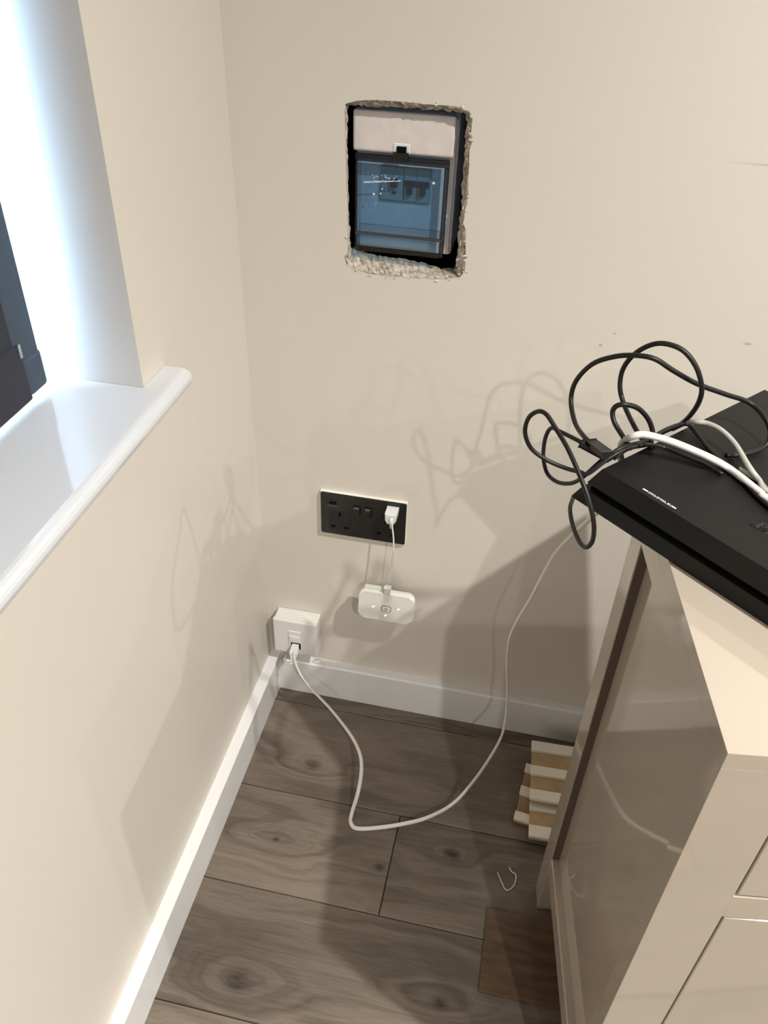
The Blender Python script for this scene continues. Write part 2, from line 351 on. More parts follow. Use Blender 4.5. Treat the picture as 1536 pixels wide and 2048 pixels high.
# left wall with the window opening and its reveal
WY0, WY1, WZ0, WZ1, WT = -.322, -1.75, .826, 2.12, .26
bm = bmesh.new()
def quad(bm, p, mi=0):
    f = bm.faces.new([bm.verts.new(q) for q in p]); f.material_index = mi; return f
for (ya, yb, za, zb) in ((RY, WY1, -.02, H_CEIL), (WY0, .0, -.02, H_CEIL), (WY1, WY0, -.02, WZ0), (WY1, WY0, WZ1, H_CEIL)):
    quad(bm, ((0, ya, za), (0, yb, za), (0, yb, zb), (0, ya, zb)))
for (a, b) in (((WY0, WZ0), (WY0, WZ1)), ((WY0, WZ1), (WY1, WZ1)), ((WY1, WZ1), (WY1, WZ0)), ((WY1, WZ0), (WY0, WZ0))):
    quad(bm, ((0, a[0], a[1]), (0, b[0], b[1]), (-WT, b[0], b[1]), (-WT, a[0], a[1])), 1)
struct('wall_left', bm, [M_wall, M_reveal])
bm = bmesh.new(); quad(bm, ((RX, 0, -.02), (RX, RY, -.02), (RX, RY, H_CEIL), (RX, 0, H_CEIL))); struct('wall_right', bm, M_far)
bm = bmesh.new(); quad(bm, ((0, RY, -.02), (RX, RY, -.02), (RX, RY, H_CEIL), (0, RY, H_CEIL))); struct('wall_front', bm, M_far)
bm = bmesh.new(); quad(bm, ((-.02, .02, H_CEIL), (RX, .02, H_CEIL), (RX, RY, H_CEIL), (-.02, RY, H_CEIL))); struct('ceiling', bm, M_ceil)

# floor: groove-coloured screed with one board object per laminate plank
floor = struct('floor', B(-.02, RX, RY, .02, -.06, -.0075), M_groove)
seams = [0.0, -.0485, -.2475, -.4285] + [-.4285 - .191 * i for i in range(1, 18)]
for r in range(len(seams) - 1):
    ya, yb = seams[r], max(seams[r+1], RY + .001)
    if ya <= RY + .02: break
    j0 = .314 if r == 2 else random.Random(r * 5 + 1).choice([.93, 1.12, .78, 1.02, -.12])
    xs = [x for x in [j0 - 1.28 + 1.28 * k for k in range(-1, 5)] if 0.02 < x < RX - .02]; xs = [0.0] + xs + [RX]
    for xa, xb in zip(xs, xs[1:]):
        bm = B(xa + .0006, xb - .0006, yb + .0006, ya - .0006, -.008, 0.0)
        top = [e for e in bm.edges if all(v.co.z > -.001 for v in e.verts)]
        bmesh.ops.bevel(bm, geom=top, offset=.0014, segments=1, affect='EDGES')
        o = link('plank', bm, M_floor, floor)

# skirting boards
def skirting(name, p0, p1, nx, ny, h=.0872, t=.0195):
    bm = bmesh.new(); prof = [(0, 0), (t, 0), (t, h - .003), (t - .003, h), (0, h)]
    A = [bm.verts.new((p0[0] + nx * d, p0[1] + ny * d, z)) for d, z in prof]; Bv = [bm.verts.new((p1[0] + nx * d, p1[1] + ny * d, z)) for d, z in prof]
    for i in range(5): bm.faces.new((A[i], A[(i+1) % 5], Bv[(i+1) % 5], Bv[i]))
    bm.faces.new(A); bm.faces.new(Bv[::-1]); return struct(name, bm, M_white_gloss)
skirting('baseboard_left', (0, 0), (0, RY), 1, 0)
bb = skirting('baseboard_back', (.030, 0), (RX, 0), 0, -1)
# short lower filler piece in the corner where the skirting top is cut away under the socket
bm = B(.0195, .030, -.0195, 0, 0, .066); link('notched_end', bm, M_white_gloss, bb)
bm = bmesh.new(); bmesh.ops.create_icosphere(bm, subdivisions=2, radius=.006)
for v_ in bm.verts: v_.co = V((.098 + v_.co.x * 1.4 + rr.uniform(-.001, .001), -.012 + v_.co.y * .9, .0895 + v_.co.z * .55 + v_.co.x * .3))
link('filler_blob', bm, M_white_gloss, bb, smooth=True)
skirting('baseboard_right', (RX, 0), (RX, RY), -1, 0); skirting('baseboard_front', (0, RY), (RX, RY), 0, 1)

# window: white frame, panes, sill board
win_x = -.20
bm = bmesh.new()
for (ya, yb, za, zb) in ((WY1, WY0, WZ0, WZ0 + .055), (WY1, WY0, WZ1 - .055, WZ1), (WY0 - .055, WY0, WZ0, WZ1), (WY1, WY1 + .055, WZ0, WZ1), (-1.062, -1.008, WZ0, WZ1)):
    box(bm, win_x - .03, win_x + .03, min(ya, yb), max(ya, yb), za, zb, .004)
win = struct('window_1', bm, mat('white_upvc', (0.80, 0.80, 0.80), 0.25))
for (ya, yb) in ((WY1 + .05, -1.055), (-1.012, WY0 - .05)):
    link('pane', B(win_x - .004, win_x + .004, ya, yb, WZ0 + .05, WZ1 - .05), M_glass, win)
# sill with rounded nose and a horn running past the reveal
bm = bmesh.new(); ST, SB, SX = .850, .826, .034; prof = [(-.165, SB), (-.165, ST)]; R_ = (ST - SB) / 2
prof += [(SX - R_ + R_ * math.sin(a), SB + R_ + R_ * math.cos(a)) for a in [math.pi * i / 10 for i in range(11)]]
def sill_ring(y, horn): return [bm.verts.new((max(x, 0.0005) if horn else x, y, z)) for x, z in prof]
a, b, c = sill_ring(-.267, True), sill_ring(WY0 - .0005, True), sill_ring(WY0 - .0005, False)
d, e, f = sill_ring(WY1 + .0005, False), sill_ring(WY1 + .0005, True), sill_ring(WY1 - .055, True)
for p, q in ((a, b), (c, d), (e, f)):
    for i in range(len(prof)):
        try: bm.faces.new((p[i], p[(i+1) % len(prof)], q[(i+1) % len(prof)], q[i]))
        except ValueError: pass
bm.faces.new(a); bm.faces.new(f[::-1]); bm.faces.new(c); bm.faces.new(d[::-1])
bmesh.ops.remove_doubles(bm, verts=bm.verts, dist=.00005)
sill = link('window_sill', bm, M_sill, win)

# ------------------------------------------------------------------ roller blind in the window recess
bl = thing('roller_blind', 'slate grey roller blind drawn down to the white window sill', 'blind', (-.10, -.355, .858))
by0, by1 = -.352, -1.715
def BL(*a, **k): return B(a[0] + .10, a[1] + .10, a[2] + .355, a[3] + .355, a[4] - .858, a[5] - .858, **k)
link('fabric', BL(-.1015, -.1000, by1 + .04, by0 - .039, .91, 2.07), M_blind_b, bl)
link('side_hem', BL(-.1020, -.0992, by0 - .040, by0 - .001, .871, 2.07, bev=.001), M_blind_a, bl)
link('side_hem', BL(-.1020, -.0992, by1, by1 + .041, .871, 2.07, bev=.001), M_blind_a, bl)
bbar = link('bottom_bar', BL(-.106, -.0965, by1 + .01, by0 - .031, .8555, .921, bev=.003), M_blind_c, bl)
cap = link('end_cap', BL(-.1055, -.0970, by0 - .032, by0 + .001, .8585, .900, bev=.004), M_blind_a, bl)
link('metal_clip', BL(-.0970, -.0952, by0 - .037, by0 - .033, .906, .921, bev=.0006), M_steel, bl)
bm = bmesh.new(); cyl(bm, (0, by1 + .355, 2.09 - .858), (0, 1, 0), .022, by0 - by1); link('roller_tube', bm, M_blind_b, bl, smooth=False)

# ------------------------------------------------------------------ downlights
for i, (lx, ly, lw) in enumerate(DOWNLIGHTS):
    t = thing('ceiling_downlight', ['recessed ceiling downlight with white ring, over the camera side of the sideboard', 'recessed ceiling downlight with white ring, nearest the hole in the wall',
              'recessed ceiling downlight with white ring, near the back wall to the right', 'recessed ceiling downlight with white ring, middle of the nine', 'recessed ceiling downlight with white ring, in the far right corner by the back wall', 'recessed ceiling downlight with white ring, halfway along the darkened right wall', 'recessed ceiling downlight with white ring, behind the camera on the window side', 'recessed ceiling downlight with white ring, behind the camera in mid room', 'recessed ceiling downlight with white ring, behind the camera in the corner of the darkened walls'][i], 'downlight', (lx, ly, H_CEIL), group='ceiling downlights')
    bm = bmesh.new(); ring = []
    for rad, z in ((.045, -.0005), (.045, -.006), (.032, -.006), (.028, -.0005)):
        ring.append([bm.verts.new((rad * math.cos(2*math.pi*k/32), rad * math.sin(2*math.pi*k/32), z)) for k in range(32)])
    for p, q in zip(ring, ring[1:]):
        for k in range(32): bm.faces.new((p[k], p[(k+1) % 32], q[(k+1) % 32], q[k]))
    link('trim_ring', bm, M_chrome, t)
    bm = bmesh.new(); cyl(bm, (0, 0, -.0004), (0, 0, -1), .027, .002, 24); link('lens', bm, M_bulb, t)
    ld = bpy.data.lights.new('downlight_beam', 'SPOT'); ld.energy = lw; ld.color = LAMP_COLOR; ld.shadow_soft_size = .018
    ld.spot_size = math.radians(156); ld.spot_blend = 1.0
    lo = bpy.data.objects.new('downlight_beam', ld); COL.objects.link(lo); lo.parent = t; lo.location = (0, 0, -.022)

# ------------------------------------------------------------------ breaker box in the hole
bx = thing('breaker_box', 'white breaker box with smoked blue door inside the hacked hole in the wall', 'breaker box', (.222, .0, .905))
def P(o_bm): 
    for v_ in o_bm.verts: v_.co -= V((.222, 0, .905))
    return o_bm
link('enclosure', P(B(.1600, .2905, .034, .118, .905, 1.082, bev=.003)), M_wp_dusty, bx)
# front frame plate: narrow white lip to the right of the door
link('front_frame', P(B(.1610, .2885, .026, .0345, .908, 1.078, bev=.0015)), M_wp_dusty, bx)
link('top_cover', P(B(.1575, .2872, .016, .034, 1.0335, 1.0820, bev=.003)), M_wp_dusty, bx)
ck = link('clip_recess', P(B(.2105, .2315, .0150, .0165, 1.034, 1.0465, bev=.0007)), M_grey_in, bx)
link('clip_button', P(B(.2150, .2275, .0135, .0155, 1.036, 1.0435, bev=.0007)), M_hole, ck)
link('inner_panel', P(B(.1660, .2800, .0268, .0295, .936, 1.028, bev=.001)), M_grey_in, bx)
# breaker row
row = link('breaker_window', P(B(.1930, .2600, .0255, .0268, .972, 1.017)), M_mod, bx)
def breaker(x0, x1, kind):
    b_ = link('circuit_breaker', P(B(x0, x1, .0225, .0257, .974, 1.015, bev=.0006)), M_mod, bx)
    if kind == 'mcb':
        link('dark_band', P(B(x0 + .0004, x1 - .0004, .0215, .0227, .9935, 1.001)), M_mod_dark, b_)
        link('toggle', P(B((x0+x1)/2 - .0035, (x0+x1)/2 + .0035, .0172, .0228, .984, .9955, bev=.0008)), M_mod_dark, b_)
    else:
        link('toggle', P(B((x0+x1)/2 - .001, (x0+x1)/2 + .0078, .0180, .0228, .992, 1.002, bev=.0008)), M_mod_dark, b_)
        link('test_button', P(B((x0+x1)/2 + .001, (x0+x1)/2 + .006, .0210, .0228, .9835, .986)), M_mod_dark, b_)
breaker(.1940, .2235, 'rcd'); breaker(.2245, .2410, 'mcb'); breaker(.2415, .2585, 'mcb')
# smoked door: clear pane, darker frame edge, lower lip
door = link('door', P(B(.1695, .2770, .0105, .0122, .9435, 1.0230)), M_tint, bx)
bm = bmesh.new()
for q in ((.1620, .2838, .0100, .0150, 1.0230, 1.0325), (.2775, .2838, .0100, .0150, .9080, 1.0230)): box(bm, *q, bev=.001)
link('door_frame', P(bm), M_tint_frame, door)
link('door_edge', P(B(.1620, .1692, .0100, .0150, .9080, 1.0230, bev=.001)), tinted_mat('smoked_blue_edge', (0.30, 0.43, 0.56), .08), door)
link('door_rail', P(B(.1690, .2775, .0095, .0118, .9330, .9440)), tinted_mat('smoked_blue_rail', (0.32, 0.46, 0.60), .08), door)
link('door_lip', P(B(.1650, .2790, .0070, .0085, .9085, .9305)), tinted_mat('smoked_blue_lip', (0.38, 0.55, 0.70), .08), door)
link('door_crease', P(B(.1640, .2795, .0078, .0110, .9303, .9335)), M_mod_dark, door)
link('door_latch', P(B(.2115, .2315, .0085, .0125, 1.0265, 1.0375, bev=.0008)), M_tint_frame, door)
# grey back plate the lip sits over
link('lower_plate', P(B(.1655, .2790, .0262, .0275, .909, .936)), M_grey_in, bx)
# smear of plaster dust on the door
bm = bmesh.new(); r2 = random.Random(11)
def blob(x, z, w, h):
    k = [bm.verts.new((x + w * math.cos(t_) * r2.uniform(.7, 1.2), .01035, z + h * math.sin(t_) * r2.uniform(.6, 1.2))) for t_ in [i * math.pi / 4 for i in range(8)]]
    bm.faces.new(k)
    e_ = bmesh.ops.extrude_face_region(bm, geom=[bm.faces[-1] if False else [f_ for f_ in bm.faces][-1]])
    for v_ in [g for g in e_['geom'] if isinstance(g, bmesh.types.BMVert)]: v_.co.y -= .0003
for i in range(22):
    t_ = i / 21; blob(.1755 + .046 * t_, .9975 + .0055 * t_ + r2.uniform(-.0004, .0004), .0018, .0011 * (1 - .55 * t_))
for i in range(16): blob(.1775 + r2.uniform(0, .040), 1.0035 + r2.uniform(0, .006), r2.uniform(.0004, .0011), r2.uniform(.0004, .0012))
for (x, z, s) in ((.1878, .9835, .0016), (.1965, .9850, .0011), (.1985, .9910, .0009), (.1905, .9720, .0006), (.1905, .9680, .0005), (.2655, 1.0040, .0018)): blob(x, z, s, s)
dm = link('plaster_dust', P(bm), mat('plaster_dust_white', (0.72, 0.78, 0.85), .8), door); dm['kind'] = 'stuff'

# ------------------------------------------------------------------ black double socket
ds = thing('double_socket', 'black double wall socket with a white plug lead in its right side', 'socket', (.184, 0, .459))
def D(bm):
    for v_ in bm.verts: v_.co -= V((.184, 0, .459))
    return bm
SX0, SX1, SZ0, SZ1 = .111, .257, .416, .502
link('plate_rim', D(B(SX0 - .0008, SX1 + .0008, -.0062, 0, SZ0 - .0008, SZ1 + .0008, bev=.0006)), M_plate_edge, ds)
bm = bmesh.new(); slab(bm, rounded_outline(SX1 - SX0, SZ1 - SZ0, .003, 4), -.0085, -.0055, bev=.0016); link('faceplate', bm, M_black_plate, ds)
link('insert', D(B(SX0 + .005, SX1 - .005, -.0090, -.0080, SZ0 + .005, SZ1 - .011, bev=.0004)), M_black_plate, ds)
for x in (.1735, .1925):
    r_ = link('rocker_switch', D(B(x - .0066, x + .0066, -.0130, -.0085, .4655, .4845, bev=.0018)), M_black_ins, ds)
    link('rocker_tip', D(B(x - .0040, x + .0040, -.0136, -.0124, .4805, .4833, bev=.0005)), mat('rocker_tip_grey', (.14, .14, .14), .25), r_)
for x in (.1445, .2235):
    so = link('socket_outlet', D(B(x - .019, x + .019, -.0094, -.0086, .4270, .4680, bev=.0004)), M_black_ins, ds)
    for (dx, z, w, h) in ((0, .4615, .0042, .0085), (-.0112, .4345, .0066, .0048), (.0112, .4345, .0066, .0048)):
        link('pin_slot', D(B(x + dx - w/2, x + dx + w/2, -.0098, -.0090, z - h/2, z + h/2)), M_hole, so)
for x, z in ((.1325, .4840), (.2350, .4835)):
    up = link('usb_port', D(B(x - .0075, x + .0075, -.0096, -.0086, z - .0042, z + .0042, bev=.0004)), M_black_ins, ds)
    link('port_slot', D(B(x - .006, x + .006, -.0099, -.0094, z - .0025, z + .0025)), M_hole, up)
bm = bmesh.new(); r3 = random.Random(5)
for i in range(9):
    x = .1225 + i * .0023; w = r3.uniform(.0012, .002); box(bm, x, x + w, -.0093, -.0089, .4765, .4780)
link('printed_rating', D(bm), mat('faint_grey_print', (.10, .10, .095), .5), ds)

# ------------------------------------------------------------------ white USB lead and mobile router
USB = [(0.2373, -0.034, 0.4863), (0.2407, -0.04, 0.4729), (0.2438, -0.044, 0.4557), (0.2451, -0.047, 0.4349), (0.2437, -0.048, 0.4082), (0.2409, -0.046, 0.3801), (0.2384, -0.043, 0.3575)]
uc = link('usb_cable', tube(bmesh.new(), USB, .0017, n=8, sides=8, flat=.8), M_wp2, smooth=True)
tag(uc, 'short white cable from the black double socket down to the small router', 'cable')
bm = bmesh.new(); pts = [(-.0098, .0115), (.0098, .0115), (.0092, -.002), (.0055, -.0085), (-.0055, -.0085), (-.0092, -.002)]
slab(bm, pts, -.0330, -.0092, bev=.0018, cx=.2352, cz=.4835); link('usb_plug', bm, M_wp2, uc)
bm = bmesh.new(); cyl(bm, (.2368, -.0335, .4890), (0.001, -.0002, -1), .0034, .020, 14, .0021); link('strain_relief', bm, M_wp2, uc, smooth=True)
bm = bmesh.new(); slab(bm, rounded_outline(.0105, .017, .0018, 3), -.0465, -.0385, bev=.001, cx=.2372, cz=.3385); box(bm, .2310, .2434, -.0475, -.0378, .3442, .3466, bev=.0008)
link('micro_plug', bm, mat('white_plug_plastic', (.66, .65, .62), .35), uc)
rt = thing('mobile_router', 'small white router with three green lights hanging below the black socket', 'router', (.2365, -.04, .3005), rz=0.0)
rt.rotation_euler = (math.radians(-4), math.radians(.6), math.radians(1))
bm = bmesh.new(); slab(bm, rounded_outline(.0985, .0600, .0105, 8), -.0075, .001, bev=.003, seg=3); link('front_shell', bm, M_router, rt)
bm = bmesh.new(); slab(bm, rounded_outline(.0955, .0580, .0125, 8), .0018, .0085, bev=.0015, seg=2); link('rear_shell', bm, mat('router_back_grey_white', (.60, .60, .56), .3), rt)
bm = bmesh.new(); slab(bm, rounded_outline(.036, .010, .003, 4), -.0005, .0075, bev=.001, cx=-.0245, cz=.0295); link('battery_cover_edge', bm, mat('router_cover_pale', (.58, .60, .54), .4), rt)
bm = bmesh.new(); slab(bm, rounded_outline(.0172, .0140, .0042, 6), -.0079, -.0070, cx=.0005, cz=-.0022); btn = link('power_button', bm, M_router_g, rt)
bm = bmesh.new(); slab(bm, rounded_outline(.0148, .0116, .0034, 6), -.0083, -.0072, cx=.0005, cz=-.0022); link('button_cap', bm, M_router, btn)
bm = bmesh.new(); tube(bm, [(.0005 + .0026 * math.cos(a_), -.0084, -.0026 + .0024 * math.sin(a_)) for a_ in [math.radians(125 + 290 * i / 14) for i in range(15)]], .0005, n=1, sides=5)
box(bm, .0001, .0009, -.0088, -.0082, -.0022, .0008); link('power_icon', bm, M_router_g, btn)
for x, z in ((-.0225, -.0015), (.0220, .0010), (.0000, -.0175)):
    bm = bmesh.new(); slab(bm, [(x + .0021 * math.cos(a_) * 1.0 + .0008 * math.sin(a_), z + .0014 * math.sin(a_) + .0008 * math.cos(a_)) for a_ in [i * math.pi / 6 for i in range(12)]], -.0081, -.0070)
    link('indicator_light', bm, M_led, rt)

# ------------------------------------------------------------------ white network socket low in the corner
ns = thing('network_socket', 'white surface mounted network socket low in the corner above the baseboard', 'socket', (.063, 0, .126))
def NS(bm):
    for v_ in bm.verts: v_.co -= V((.063, 0, .126))
    return bm
link('back_box', NS(B(.0215, .1045, -.0275, 0, .1275, .2105, bev=.002)), M_wp, ns)
link('faceplate', NS(B(.0205, .1052, -.0345, -.0270, .1262, .2114, bev=.0022)), M_wp, ns)
md = link('jack_module', NS(B(.0500, .0750, -.0362, -.0335, .1385, .1875, bev=.0008)), M_wp, ns)
link('jack_shutter', NS(B(.0520, .0730, -.0378, -.0355, .1640, .1760, bev=.0008)), M_wp, md)
link('jack_opening', NS(B(.0545, .0735, -.0368, -.0360, .1430, .1585)), M_hole, md)

# ------------------------------------------------------------------ white network cable
NET = [(0.0673, -0.058, 0.1587), (0.0724, -0.07, 0.1469), (0.0868, -0.082, 0.1251), (0.112, -0.094, 0.1033), (0.1539, -0.118, 0.0877), (0.1993, -0.155, 0.0764), (0.2242, -0.185, 0.0695), (0.235, -0.215, 0.0627), (0.2372, -0.25, 0.0469), (0.2301, -0.2679, 0.006), (0.2329, -0.2832, 0.003), (0.2464, -0.2908, 0.003), (0.2842, -0.2808, 0.004), (0.3255, -0.2672, 0.01), (0.3622, -0.2533, 0.02), (0.4009, -0.218, 0.0209), (0.4297, -0.195, 0.0617), (0.4516, -0.17, 0.1022), (0.4667, -0.145, 0.1386), (0.4685, -0.13, 0.1775), (0.4638, -0.122, 0.2321), (0.4558, -0.12, 0.29), (0.4521, -0.12, 0.3482), (0.4596, -0.122, 0.397), (0.4733, -0.128, 0.454), (0.4844, -0.138, 0.5158), (0.4945, -0.15, 0.5661), (0.5126, -0.165, 0.6178), (0.5323, -0.19, 0.6744), (0.5496, -0.215, 0.7272), (0.5704, -0.25, 0.7876)]
nc = link('network_cable', tube(bmesh.new(), NET, .0036, n=7, sides=10, flat=.66, twist=5.0, radii=lambda t: .0028 + .0010 * math.exp(-((t - .38) / .20) ** 2)), M_cable_w, smooth=True)
tag(nc, 'long white network cable looping over the floor from the corner socket to the sideboard', 'cable')
bm = bmesh.new(); bar(bm, (.0640, -.036, .152), (.0655, -.060, .1515), .0118, .0085, .001); link('plug', bm, M_wp2, nc)
bm = bmesh.new(); bar(bm, (.0655, -.058, .1525), (.0672, -.064, .134), .0085, .0075, .0018); link('plug_boot', bm, M_wp2, nc)

# ------------------------------------------------------------------ sideboard
RZ = math.radians(7.87)
sb = thing('sideboard', 'glossy cream sideboard with drawers, standing at an angle under the black console', 'sideboard', (.602, -.655, 0), RZ)
WD, DP, HT = 1.75, .333, .816
link('top_panel', B(0, WD, 0, DP, HT - .018, HT, bev=.0004), M_cab, sb)
def post(x0, x1, y0, y1): return link('corner_post', B(x0, x1, y0, y1, 0, HT - .018, bev=.0003), M_cab, sb)
post(0, .032, DP - .036, DP); post(0, .032, 0, .024); post(WD - .032, WD, DP - .036, DP); post(WD - .032, WD, 0, .024)
for sx in (0, 1):
    a0, a1 = (0, .022) if sx == 0 else (WD - .022, WD)
    link('side_rail', B(a0, a1, .0239, DP - .0358, HT - .050, HT - .0178), M_cab, sb)
    link('side_rail', B(a0, a1, .0239, DP - .0358, .113, .150, bev=.002), M_cab, sb)
    b0, b1 = (.012, .020) if sx == 0 else (WD - .020, WD - .012)
    link('side_panel', B(b0, b1, .022, DP - .034, .148, HT - .048), M_cab, sb)
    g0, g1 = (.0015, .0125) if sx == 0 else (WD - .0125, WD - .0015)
    link('reveal_shade_strip', B(g0, g1, DP - .0366, DP - .0352, .151, HT - .0505), M_cab_in_shade, sb)  # shade on the back reveal, painted as a thin dark brown strip
link('carcass', B(.0225, WD - .0225, .019, DP - .004, .120, HT - .020), M_cab_in_shade, sb)
# front frame and inset drawer fronts
GX = .0605; c3_ = (WD - 2 * GX - .08) / 3; cols = [(GX + k * (c3_ + .04), GX + k * (c3_ + .04) + c3_) for k in range(3)]; rowsz = [(.6215, .766), (.330, .5845)]
def fr(x0, x1, z0, z1): link('face_frame', B(x0, x1, .0, .0195, z0, z1, bev=.0003), M_cab, sb)
fr(.0315, GX - .0012, .113, HT - .0178); fr(WD - GX + .0012, WD - .0315, .113, HT - .0178); [fr(cols[k][1] + .0012, cols[k+1][0] - .0012, .113, HT - .0178) for k in (0, 1)]
for (x0, x1) in cols:
    for z0, z1 in ((.113, .3288), (.5857, .6203), (.7672, HT - .0178)): fr(x0 - .0013, x1 + .0013, z0, z1)
    for z0, z1 in rowsz:
        d_ = link('drawer_front', B(x0 + .0014, x1 - .0014, .0004, .0190, z0 + .0014, z1 - .0014, bev=.0014, seg=3), M_cab, sb)
        bm = bmesh.new(); cyl(bm, ((x0 + x1) / 2, .001, (z0 + z1) / 2), (0, -1, 0), .006, .016, 16); cyl(bm, ((x0 + x1) / 2, -.014, (z0 + z1) / 2), (0, -1, 0), .014, .008, 20, .012)
        link('knob', bm, M_steel, d_)

# ------------------------------------------------------------------ game console lying on the sideboard
ca = math.atan2(-.653, .757)
gc = thing('game_console', 'flat matte black game console with slanted ends, on the cream sideboard', 'console', (.481, -.363, .816), ca)
def tier(z0, z1, ins, L_=.305, v0=-.002, v1=.273, sl=.030 / .051):
    bm = bmesh.new(); q = []
    for z in (z0, z1):
        u0 = sl * z + ins; u1 = L_ + sl * z - ins
        q.append([bm.verts.new(p) for p in ((u0, v0 + ins, z), (u1, v0 + ins, z), (u1, v1 - ins, z), (u0, v1 - ins, z))])
    bm.faces.new(q[0][::-1]); bm.faces.new(q[1])
    for i in range(4): bm.faces.new((q[0][i], q[0][(i+1) % 4], q[1][(i+1) % 4], q[1][i]))
    return bm
def bevd(bm, o_=.0008):
    bmesh.ops.bevel(bm, geom=list(bm.edges), offset=o_, segments=2, affect='EDGES', profile=.5); return bm
link('lower_shell', bevd(tier(.0008, .0195, 0)), M_con, gc)
link('groove_band', tier(.0190, .0280, .006), M_con_gap, gc)
up0 = link('upper_shell', bevd(tier(.0272, .0510, 0)), M_con, gc)
for (u, v_) in ((.04, .03), (.26, .03), (.04, .24), (.26, .24)):
    bm = bmesh.new(); cyl(bm, (u, v_, 0), (0, 0, 1), .008, .0012, 12); link('rubber_foot', bm, M_con_gap, gc)
# white printed strip near the edge: a dash, a row of tiny illegible glyphs, a dash
bm = bmesh.new(); ZT = .0511; r4 = random.Random(21); u = .0735
def pr(u0, u1, v0, v1): box(bm, u0, u1, v0, v1, ZT - .0002, ZT + .00006)
pr(u, u + .0058, .0042, .0060); u += .0068
while u < .1048:
    w = r4.uniform(.0014, .0022)
    for k in range(3):
        if r4.random() < .8: pr(u, u + w, .0036 + k * .0011, .0036 + k * .0011 + .0005)
    pr(u, u + .0004, .0036, .0063)
    if r4.random() < .6: pr(u + w - .0004, u + w, .0036, .0063)
    u += w + .0006
pr(.1054, .1108, .0040, .0058)
link('printed_strip', bm, M_print, up0)
# dark gloss emblem: an upright letter with a flat one lying across its foot
bm = bmesh.new(); cu, cv = .170, .046
def em(u0, u1, v0, v1, z=.0006): box(bm, cu + u0 * .8, cu + u1 * .8, cv + v0 * .8, cv + v1 * .8, ZT - .0003, ZT + z * .35, bev=.0001, seg=1)
em(-.0022, .0008, -.007, .008); em(.0008, .0060, .0055, .008); em(.0045, .0070, .0005, .0070); em(.0008, .0060, -.0005, .0020)
tube(bm, [(cu + a_ * .8, cv + b_ * .8, ZT - .0006) for a_, b_ in ((.0035, -.0035), (.010, -.0030), (.011, -.0055), (.002, -.0068), (-.006, -.0080), (-.010, -.0060), (-.004, -.0035))], .0009, n=5, sides=6)
link('emblem', bm, M_con_gap, up0)

# ------------------------------------------------------------------ black and white leads piled on the console
def lead(name, label, pts, r, m, sides=10, flat=1.0, twist=0.0):
    o = link(name, tube(bmesh.new(), pts, r, n=7, sides=sides, flat=flat, twist=twist), m, smooth=True)
    return tag(o, label, 'cable', None)
def plug(parent, name, p0, p1, w, h, m): return link(name, bar(bmesh.new(), p0, p1, w, h, .0012), m, parent)
BIG = [(0.5042, -0.372, 0.8771), (0.4949, -0.35, 0.8703), (0.4846, -0.325, 0.8649), (0.4753, -0.292, 0.8606), (0.4684, -0.266, 0.8722), (0.4699, -0.265, 0.8949), (0.4824, -0.275, 0.9216), (0.5015, -0.288, 0.939), (0.5201, -0.296, 0.9466), (0.538, -0.3, 0.9471), (0.5587, -0.298, 0.9359), (0.5854, -0.29, 0.9211), (0.6162, -0.28, 0.9087), (0.645, -0.27, 0.897), (0.6598, -0.2865, 0.89), (0.6657, -0.2996, 0.88), (0.6593, -0.3114, 0.8715), (0.6404, -0.3267, 0.8705), (0.6215, -0.3343, 0.8705)]
c1 = lead('power_cable', 'thick black cable in a wide arch from the console back over to its top', BIG, .0026, M_cable_b)
d_ = (V(BIG[0]) - V(BIG[2])).normalized()
plug(c1, 'cable_plug', V(BIG[1]) - d_ * .010, V(BIG[0]) + d_ * .004, .0095, .0070, M_cable_b)
TALL = [(0.5513, -0.3388, 0.8706), (0.5416, -0.322, 0.8692), (0.5297, -0.3, 0.8767), (0.5193, -0.28, 0.8875), (0.5143, -0.272, 0.9002), (0.5139, -0.27, 0.9176), (0.5197, -0.277, 0.9372), (0.5307, -0.285, 0.9529), (0.5442, -0.29, 0.9597), (0.5616, -0.296, 0.9579), (0.5764, -0.301, 0.9458), (0.5864, -0.304, 0.9276), (0.5893, -0.302, 0.9113), (0.5876, -0.295, 0.8915), (0.5819, -0.285, 0.8711), (0.5673, -0.29, 0.8633), (0.5512, -0.31, 0.8633), (0.5422, -0.33, 0.8671)]
lead('display_cable', 'thick black cable in the tallest round loop above the console', TALL, .0026, M_cable_b)
LS = [(0.5075, -0.356, 0.865), (0.4927, -0.346, 0.8656), (0.4766, -0.334, 0.8656), (0.4602, -0.32, 0.864), (0.4515, -0.31, 0.8609), (0.4475, -0.305, 0.8473), (0.4474, -0.306, 0.8302), (0.45, -0.312, 0.8184), (0.456, -0.322, 0.8105), (0.4664, -0.336, 0.8122), (0.4773, -0.35, 0.822), (0.4846, -0.36, 0.834), (0.4908, -0.37, 0.8505), (0.5052, -0.366, 0.8693), (0.5223, -0.355, 0.8779), (0.5436, -0.33, 0.8721), (0.5663, -0.305, 0.8747), (0.5857, -0.29, 0.8747), (0.5956, -0.3001, 0.8715), (0.6052, -0.323, 0.87), (0.615, -0.3434, 0.87), (0.6321, -0.3754, 0.87), (0.6531, -0.4148, 0.87), (0.7, -0.468, 0.8697), (0.735, -0.492, 0.8697), (0.775, -0.48, 0.8697), (0.8, -0.455, 0.8697)]
c3 = lead('data_cable', 'thin black cable in the small left loop, its tail running across the console', LS, .0022, M_cable_b)
d_ = (V(LS[0]) - V(LS[2])).normalized()
plug(c3, 'cable_plug', V(LS[1]) - d_ * .012, V(LS[0]) + d_ * .004, .0085, .0060, M_cable_b)
